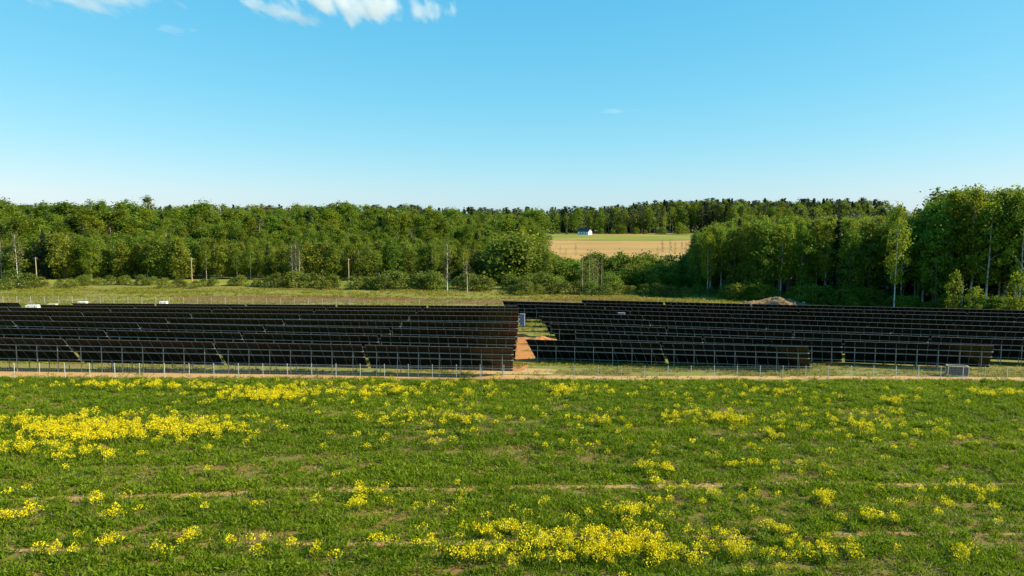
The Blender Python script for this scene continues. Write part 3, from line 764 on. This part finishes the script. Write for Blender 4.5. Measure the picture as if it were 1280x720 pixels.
# bushes
for i in range(88):
    px = -160 + i * 11.8 + rng.normal() * 4
    if px > 700: break
    D = 200 + rng.normal() * 3 + (5 if 90 < px < 330 else 0); p = un(px, 360, D); h = 2.2 + 2.0 * rng.random()
    if 40 < px < 340: h *= .72
    if px > 420: h *= 1.2
    wd = 1.0 + .5 * rng.random()
    plant('shrub', p.x, D, h, wd, f"{'low' if h < 2.4 else 'medium' if h < 3.4 else 'tall'} {'narrow' if wd < 1.25 else 'wide'} willow bush {'before the grass strip' if 40 < px < 340 else 'before the lone birch trunks' if 340 <= px < 640 else 'in the row behind the back fence'}, {'nearer' if D < 201 else 'farther from'} the fence", 'willow bushes')
for i in range(46):
    px = 655 + 225 * rng.random(); D = 196 + 34 * rng.random(); p = un(px, 355, D)
    h = (4.6 + 3.4 * sstep(196, 225, D)) * (.85 + .35 * rng.random()) * (1.0 if px > 740 else .8)
    wd = 1.0 + .3 * rng.random()
    plant('thicket', p.x, D, h, wd, f"{'low' if h < 5.5 else 'medium' if h < 7 else 'tall'} {'narrow' if wd < 1.15 else 'wide'} dark alder bush in the shaded thicket, {'front' if D < 207 else 'middle' if D < 219 else 'stubble field'} side", 'alder bushes of the thicket')
for i in range(16):
    px = 640 + 250 * i / 15; D = 190 + rng.normal() * 1.5; p = un(px, 360, D)
    plant('shrub', p.x, D, 2.0 + 1.6 * rng.random(), 1.2, 'low rounded willow bush at the foot of the shaded thicket', 'willow bushes at the thicket foot')
for i in range(26):
    px = 905 + 400 * i / 25 + rng.normal() * 5; D = np.interp(px, [860, 940, 1160, 1280, 1700], [197, 184, 166, 154, 152]) - 2 - 5 * rng.random(); p = un(px, 372, D)
    h = 2.4 + 2.2 * rng.random()
    plant('thicket', p.x, D, h, 1.3, f"{'low' if h < 3.1 else 'medium' if h < 3.9 else 'tall'} dark undergrowth bush {'near the spoil heap' if px < 1040 else 'below the tallest slim birch' if px < 1170 else 'around the lime green bush'}", 'undergrowth bushes')
for px, D, h, wd, lab in [(1218, 147, 6.4, 1.05, 'bright lime green bush standing out before the shaded wood'), (1192, 149, 9.5, .6, 'slender sunlit green bush beside the bright lime green bush'),
                      (1270, 146, 9.2, .7, 'sunlit young tree past the bright lime green bush')]:
    p = un(px, 385, D); t = plant('lime', p.x, D, h, wd, lab)

for i in range(34):
    px = 640 + 78 * rng.random(); D = 212 + 46 * rng.random(); p = un(px, 350, D); ramp_ = (720 - px) / 80
    h = (4.5 + 9.0 * ramp_) * (.8 + .35 * rng.random()); k = 'sapling' if h > 6.5 and rng.random() < .7 else 'thicket'
    if rng.random() < .25 and h > 8: k = 'birch'
    plant(k, p.x, D, h, (1.15 if k != 'birch' else .9) + .3 * rng.random(), f"{'low' if h < 6 else 'medium' if h < 9.5 else 'tall'} {'bush' if k == 'thicket' else 'young birch' if k == 'birch' else 'bushy tree'} where the mixed wood slopes to the thicket, {'front' if D < 235 else 'back'} part", 'trees on the sloping wood end')
# far woods beyond the house
far = []
for x, y in jgrid(-140, 330, 606, 700, 6.3):
    u = x / y
    if u < -.10 or u > .60: continue
    if y < 610 + 14 * math.sin(x * .05): continue
    k = pick(['pine', 'spruce', 'birch', 'alder'], [.34, .26, .25, .15] if y > 640 else [.18, .17, .4, .25])
    far.append((k, x, y, (14.5 + 6 * rng.random() + (2.5 if k in ('pine', 'spruce') else 0) + 7.5 * sstep(.06, .26, u)) * (.8 + .2 * sstep(610, 650, y)), 1.15))
for x, y in jgrid(-560, -60, 520, 620, 9.5):
    if -.82 < x / y < -.1: far.append((pick(['pine', 'spruce', 'birch'], [.35, .3, .35]), x, y, 19 + 5 * rng.random(), 1.3))
for x, y in jgrid(150, 560, 330, 400, 8):      # behind the shaded wood
    if .30 < x / y < .95: far.append((pick(['pine', 'spruce', 'birch'], [.3, .3, .4]), x, y, 18 + 4 * rng.random(), 1.2))
for x, y in jgrid(-55, 30, 430, 560, 9):       # around the clearing
    if -.10 < x / y < .03 and (y < 470 or rng.random() < .2): far.append((pick(['alder', 'birch', 'spruce'], [.4, .5, .1]), x, y, 12 + 5 * rng.random(), 1.1))
wood_stuff('far_forest', far, 'far pine and birch forest on the skyline beyond the stubble field', 'forest', False)
for px, D, h, k, lab in [(722, 600, 21, 'alder', 'rounded green tree behind the far house'), (775, 592, 7, 'thicket', 'low green bush at the far edge of the stubble field'),
                         (850, 588, 9, 'thicket', 'taller green bush at the far edge of the stubble field'), (795, 590, 5, 'thicket', 'small green bush between two larger ones by the stubble field')]:
    p = un(px, 290, D); plant(k, p.x, D, h, 1.2, lab)

for i in range(15):
    px = 688 + 185 * i / 14 + rng.normal() * 4; D = 584 + 12 * rng.random(); h = 2.2 + 4.5 * rng.random() ** 2
    if 712 < px < 748: continue
    p = un(px, 290, D); plant('thicket', p.x, D, h, 1.3, f"{'tiny' if h < 3 else 'small' if h < 4.5 else 'mid-sized'} scrub bush on the field edge {'before' if px < 712 else 'past'} the far house", 'scrub on the far field edge')
for i in range(9):
    px = 700 + 165 * rng.random(); D = 290 + 60 * rng.random(); h = 5 + 4 * rng.random(); p = un(px, 310, D)
    plant('bare', p.x, D, h, .6, f"{'short' if h < 7 else 'tall'} thin sapling on the near edge of the stubble field", 'saplings by the stubble field')
# utility poles
M['pole'] = noise_mat('weathered_pole', [(.3, (.26, .19, .12)), (.7, (.42, .33, .22))], 2, 4, aniso=(1, 1, .2))
for px, D in [(46, 223), (240, 222), (436, 221), (657, 220)]:
    p = un(px, 350, D); t = tag(link('utility_pole', None, None, (p.x, D, Tz(p.x, D))), 'brown wooden utility pole in the line along the mixed wood', 'pole', 'utility poles')
    b = MB(); b.tube([(0, 0, -.5), (0, 0, 4), (0, 0, 7.2)], [.17, .15, .12], 8); link('shaft', b.mesh('shaft', [M['pole']], True), t)
    b = MB(); b.box((-.5, -.05, 6.7), (.5, .05, 6.8)); link('crossarm', b.mesh('crossarm', [M['pole']]), t)
    for x in (-.42, .42):
        b = MB(); b.tube([(x, 0, 6.8), (x, 0, 6.87), (x, 0, 6.95)], [.05, .06, .03], 6); link('insulator', b.mesh('insulator', [M['white']]), t)

# ------------------------------------------------------------------ plants of the fields
def blades(P, hgt, rad, nb, ln, wd, rr, up=.7, jit=.5):
    """triangular leaves: nb per plant around the points P"""
    n = len(P) * nb; C = np.repeat(P, nb, 0); h = np.repeat(hgt, nb); r_ = np.repeat(rad, nb)
    a = rr.random(n) * 6.283; q = np.sqrt(rr.random(n)) * r_
    base = C + np.stack([q * np.cos(a), q * np.sin(a), h * rr.random(n) ** .6 * (1 - .55 * q / r_) * .75], -1)
    d = np.stack([np.cos(a + rr.normal(size=n) * .8), np.sin(a + rr.normal(size=n) * .8), up + rr.normal(size=n) * jit], -1); d /= np.linalg.norm(d, axis=1, keepdims=True)
    s = np.cross(d, rr.normal(size=(n, 3))); s /= np.linalg.norm(s, axis=1, keepdims=True)
    L = (ln * (.6 + .8 * rr.random(n)))[:, None] if np.isscalar(ln) else (np.repeat(ln, nb) * (.6 + .8 * rr.random(n)))[:, None]
    W = L * wd
    V = np.stack([base - s * W, base + s * W, base + d * L], 1).reshape(-1, 3)
    return V, np.arange(n * 3).reshape(-1, 3), n
def scatter(x0f, y0, y1, dens, rr, mask):
    pts = []
    ysn = np.arange(y0, y1, 1.0)
    for y in ysn:
        hw = x0f(y); n = rr.poisson(2 * hw * dens(y)); pts.append(np.stack([(rr.random(n) * 2 - 1) * hw, y + rr.random(n)], -1))
    p = np.concatenate(pts); k = mask(p[:, 0], p[:, 1]) > rr.random(len(p)); return p[k]
rr = np.random.default_rng(99)
def track_gap(x, y):
    g = np.ones(len(x))
    for f_, hw in TR: g *= np.clip(np.abs(y - f_(x)) / (hw * 1.1), .06, 1) ** 2
    return g
def hfield(x, y): return sstep(.30, .72, .65 * vnoise(x * .85 + 40, y * 1.15 + 7) + .35 * vnoise(x * 2.1 + 3, y * 2.6))
def crop_mask(x, y):
    m = sstep(.25, .52, fbm(x * .16, y * .42, 4)) * .70 + .32
    m *= .46 + .9 * hfield(x, y)
    return np.clip(m, 0, 1) * track_gap(x, y) * (y < fence_y(x) - .9)
cp = scatter(lambda y: .74 * y + 5, 27, 78, lambda y: 19, rr, crop_mask)
P = np.c_[cp, T(cp[:, 0], cp[:, 1]) + .02]
vig = sstep(.2, .75, fbm(cp[:, 0] * .22 + 9, cp[:, 1] * .5, 3))
hf = hfield(cp[:, 0], cp[:, 1])
V, Q, n = blades(P, (.07 + .62 * hf * (.65 + .5 * rr.random(len(P)))) * (.65 + .5 * vig), .12 + .17 * rr.random(len(P)) + .08 * vig, 17, .13 + .10 * rr.random(len(P)), .17, rr, 1.0)
ti = np.clip(np.repeat(.25 + .5 * fbm(cp[:, 0] * .12 + 70, cp[:, 1] * .3, 3) + .5 * (rr.random(len(P)) - .5), 17) + .25 * (rr.random(n) - .5), 0, 1)
struct(link('crop_plants', npmesh('crop_plants', V, [Q], [M['crop']], tint=np.repeat(ti, 3))), 'dense low green leafy crop covering the field', 'stuff', 'crop')

dp = scatter(lambda y: .74 * y + 5, 27, 77, lambda y: 5.0, rr, lambda x, y: (1.05 - crop_mask(x, y)) * sstep(.35, .6, fbm(x * .3 + 8, y * .9, 3)) * (y < fence_y(x) - 1))
P = np.c_[dp, T(dp[:, 0], dp[:, 1]) + .02]
V, Q, n = blades(P, .06 + .10 * rr.random(len(P)), .16 + .2 * rr.random(len(P)), 10, .16, .13, rr, .5)
M['straw'] = leaf_mat('dry_straw', (.20, .13, .045), (.38, .29, .09), .2, 0, 0)
struct(link('dry_straw', npmesh('dry_straw', V, [Q], [M['straw']], tint=np.repeat(rr.random(n), 3))), 'dry straw coloured stalks between the crop plants', 'stuff', 'straw')
PATCH = [(340, 500, 62, 9, 1.6), (200, 488, 110, 4, .9), (470, 495, 60, 6, .8), (140, 543, 150, 16, 1.5), (110, 545, 90, 12, .8), (40, 567, 55, 7, 1.5), (95, 574, 60, 7, .8), (250, 545, 60, 13, .8), (30, 535, 45, 6, .8),
         (540, 532, 85, 7, .6), (740, 533, 32, 4, 1.0), (845, 528, 22, 5, 1.1), (910, 530, 46, 6, 1.3), (960, 549, 10, 3, 2), (705, 493, 22, 5, 1.2), (960, 494, 34, 3, .8), (1115, 507, 16, 2.5, 1.5),
         (1245, 497, 32, 4, 1.3), (1060, 540, 150, 18, .25), (820, 594, 26, 5, 1.3), (945, 589, 55, 4, .9), (820, 610, 10, 3, 1.5), (740, 690, 110, 26, 1.2), (760, 700, 60, 22, 1.2), (625, 672, 40, 8, 1.5), (785, 650, 24, 8, 2.2),
         (850, 705, 40, 16, 1.0), (640, 706, 60, 12, 1.0), (20, 653, 26, 7, 1.6), (122, 632, 8, 5, 2.5), (237, 683, 9, 6, 3), (312, 687, 26, 7, 1.2), (137, 688, 10, 5, 2), (142, 654, 9, 4, 1.8), (85, 700, 40, 6, .8),
         (440, 638, 45, 9, .7), (475, 690, 14, 5, 1.5), (550, 679, 18, 5, 1.5), (1088, 655, 7, 6, 3), (1110, 654, 8, 4, 2), (1030, 633, 9, 7, 3), (1220, 624, 34, 6, .9), (1207, 701, 14, 5, 1.8), (980, 671, 18, 5, 1.6),
         (925, 700, 50, 18, 1.0), (1020, 700, 50, 14, 1.0), (890, 630, 60, 10, .25), (580, 705, 20, 8, 1.6), (1125, 700, 20, 8, .5), (300, 705, 40, 8, .6), (460, 625, 60, 8, .35), (1180, 640, 80, 14, .2),
         (640, 700, 620, 22, .10), (640, 650, 620, 30, .06), (640, 560, 640, 40, .05), (640, 500, 640, 20, .10)]
fp = []
for cx, cy, rx, ry, dn in PATCH:
    a = gnd(cx, min(cy + ry, 719)); b = gnd(cx, cy - ry); c = gnd(cx + rx, cy); o = gnd(cx, cy)
    RX = (c.x - o.x); RY = max((b.y - a.y) / 2, .5)
    n = int(dn * RX * RY * math.pi * 2.5) + 2
    q = rr.normal(size=(n, 2)) * .55
    fp.append(np.stack([o.x + q[:, 0] * RX, (a.y + b.y) / 2 + q[:, 1] * RY], -1))
fp = np.concatenate(fp)
ok = (fp[:, 1] > 27) & (fp[:, 1] < fence_y(fp[:, 0]) - 1.2)
fp = fp[ok]
keep = fbm(fp[:, 0] * .8, fp[:, 1] * .8, 2) + .35 * rr.random(len(fp)) > .48
fp = fp[keep]
P = np.c_[fp, T(fp[:, 0], fp[:, 1])]; n0 = len(P)
hh = .60 + .45 * rr.random(n0); rd = .16 + .20 * rr.random(n0)
V1, Q1, n1 = blades(P, hh * .9, rd, 12, .30, .10, rr, 1.4, .4)
PT = P + np.c_[np.zeros((n0, 2)), hh * .55]
V2, Q2, n2 = blades(PT, hh * .70, rd * 1.15, 56, .050 + .026 * rr.random(n0), .5, rr, .8, .6)
stf = np.clip(rr.random(n1), 0, 1); fl = np.repeat(rr.random(n0), 56) * .6 + .4 * rr.random(n2)
V = np.concatenate([V1, V2]); Q = np.concatenate([Q1, Q2 + len(V1)])
struct(link('rape_flowers', npmesh('rape_flowers', V, [Q], [M['rape_stem'], M['rape']], np.r_[np.zeros(n1), np.ones(n2)], np.repeat(np.r_[stf, fl], 3))), 'drifts of yellow rape flowers rising above the green crop', 'stuff', 'flowers')

# weeds and grass of the solar farm and the rough strip behind it
def weed_mask(x, y):
    m = sstep(.30, .62, fbm(x * .10 + 3, y * .25, 3))
    rm_, rh_ = road_mid(x), road_half(x)
    m = np.where(np.abs(y - rm_) < rh_, .06, m)
    m = np.where((np.abs(x - 1.6) < 2.6) & (y > 86) & (y < 110), .08, m)
    m = np.where((np.hypot((x - 62) / 40, (y - 161) / 10) < 1) | (np.hypot((x + 52) / 36, (y - 172) / 6) < 1) | (np.hypot((x - 0) / 28, (y - 172) / 3.8) < 1), .12, m)
    return np.where(y < fence_y(x) - .6, 0, m)
wp = scatter(lambda y: .74 * y + 5, 71, 198, lambda y: 6.5 if y < 86 else (1.0 if y < 125 else 1.3), rr, weed_mask)
P = np.c_[wp, T(wp[:, 0], wp[:, 1])]; far_ = sstep(110, 150, P[:, 1])
V, Q, n = blades(P, .10 + .22 * rr.random(len(P)) * (1 + far_), .16 + .25 * rr.random(len(P)) * (1 + 1.2 * far_), 12, .20 + .16 * far_ + .06 * rr.random(len(P)), .16, rr, 1.0)
ti = np.clip(np.repeat(.1 + .8 * fbm(wp[:, 0] * .08, wp[:, 1] * .2, 3) + .5 * (rr.random(len(P)) - .5), 12), 0, 1)
struct(link('rough_grass', npmesh('rough_grass', V, [Q], [M['weed']], tint=np.repeat(ti, 3))), 'rough yellowish grass and weeds around and behind the panels', 'stuff', 'grass')

# ------------------------------------------------------------------ clouds: real volumes far away
def cloud(px, py, wpx, hpx, D, dens, label, seed, tilt=0):
    p = un(px, py, D); k = D / F
    m = bpy.data.materials.new('cloud_vapour'); m.use_nodes = True; t = m.node_tree; t.nodes.clear()
    out = t.nodes.new('ShaderNodeOutputMaterial'); v = t.nodes.new('ShaderNodeVolumePrincipled')
    v.inputs['Color'].default_value = (.90, .925, .985, 1); v.inputs['Anisotropy'].default_value = .2
    tc = t.nodes.new('ShaderNodeTexCoord'); ln = N(t, 'ShaderNodeVectorMath', operation='LENGTH')
    t.links.new(tc.outputs['Object'], ln.inputs[0])
    mp = t.nodes.new('ShaderNodeMapping'); mp.inputs['Location'].default_value = (seed * 3.1, seed, 0); mp.inputs['Scale'].default_value = (2.6 * wpx / 100, 1.2, 1.5)
    t.links.new(tc.outputs['Object'], mp.inputs[0])
    nz = t.nodes.new('ShaderNodeTexNoise'); nz.inputs['Scale'].default_value = 1.0; nz.inputs['Detail'].default_value = 4; nz.inputs['Roughness'].default_value = .48
    t.links.new(mp.outputs[0], nz.inputs['Vector'])
    a = N(t, 'ShaderNodeMath', operation='MULTIPLY_ADD'); a.inputs[1].default_value = 1.9; a.inputs[2].default_value = -.42
    t.links.new(nz.outputs['Fac'], a.inputs[0])
    s = N(t, 'ShaderNodeMath', operation='SUBTRACT'); t.links.new(a.outputs[0], s.inputs[0]); t.links.new(ln.outputs['Value'], s.inputs[1])
    mr = N(t, 'ShaderNodeMapRange'); mr.inputs['From Min'].default_value = 0; mr.inputs['From Max'].default_value = .55; mr.inputs['To Max'].default_value = dens * .6
    t.links.new(s.outputs[0], mr.inputs['Value']); t.links.new(mr.outputs[0], v.inputs['Density']); t.links.new(v.outputs[0], out.inputs['Volume'])
    bm = bmesh.new(); bmesh.ops.create_icosphere(bm, subdivisions=3, radius=1.0); me = bpy.data.meshes.new('cloud'); bm.to_mesh(me); bm.free(); me.materials.append(m)
    o = link('cloud', me, None, p, (0, tilt, 0), (wpx / 2 * k, wpx / 3.2 * k, hpx / 2 * k))
    tag(o, label, 'cloud')
if True:
    cloud(440, 3, 330, 60, 3000, .02, 'long white puffy cloud, the largest over the mixed wood', 1.3, R(4))
    cloud(343, 12, 170, 36, 3000, .016, 'slanting wispy cloud beside the largest cloud', 4.2, R(16))
    cloud(125, -3, 260, 40, 3000, .014, 'flat white cloud over the far end of the mixed wood', 7.7)
    cloud(220, 38, 80, 17, 3000, .010, 'tiny thin cloud wisp below the flat white cloud', 9.4)
    cloud(768, 139, 90, 10, 4200, .004, 'faint streak of cloud high above the far house', 11.9)
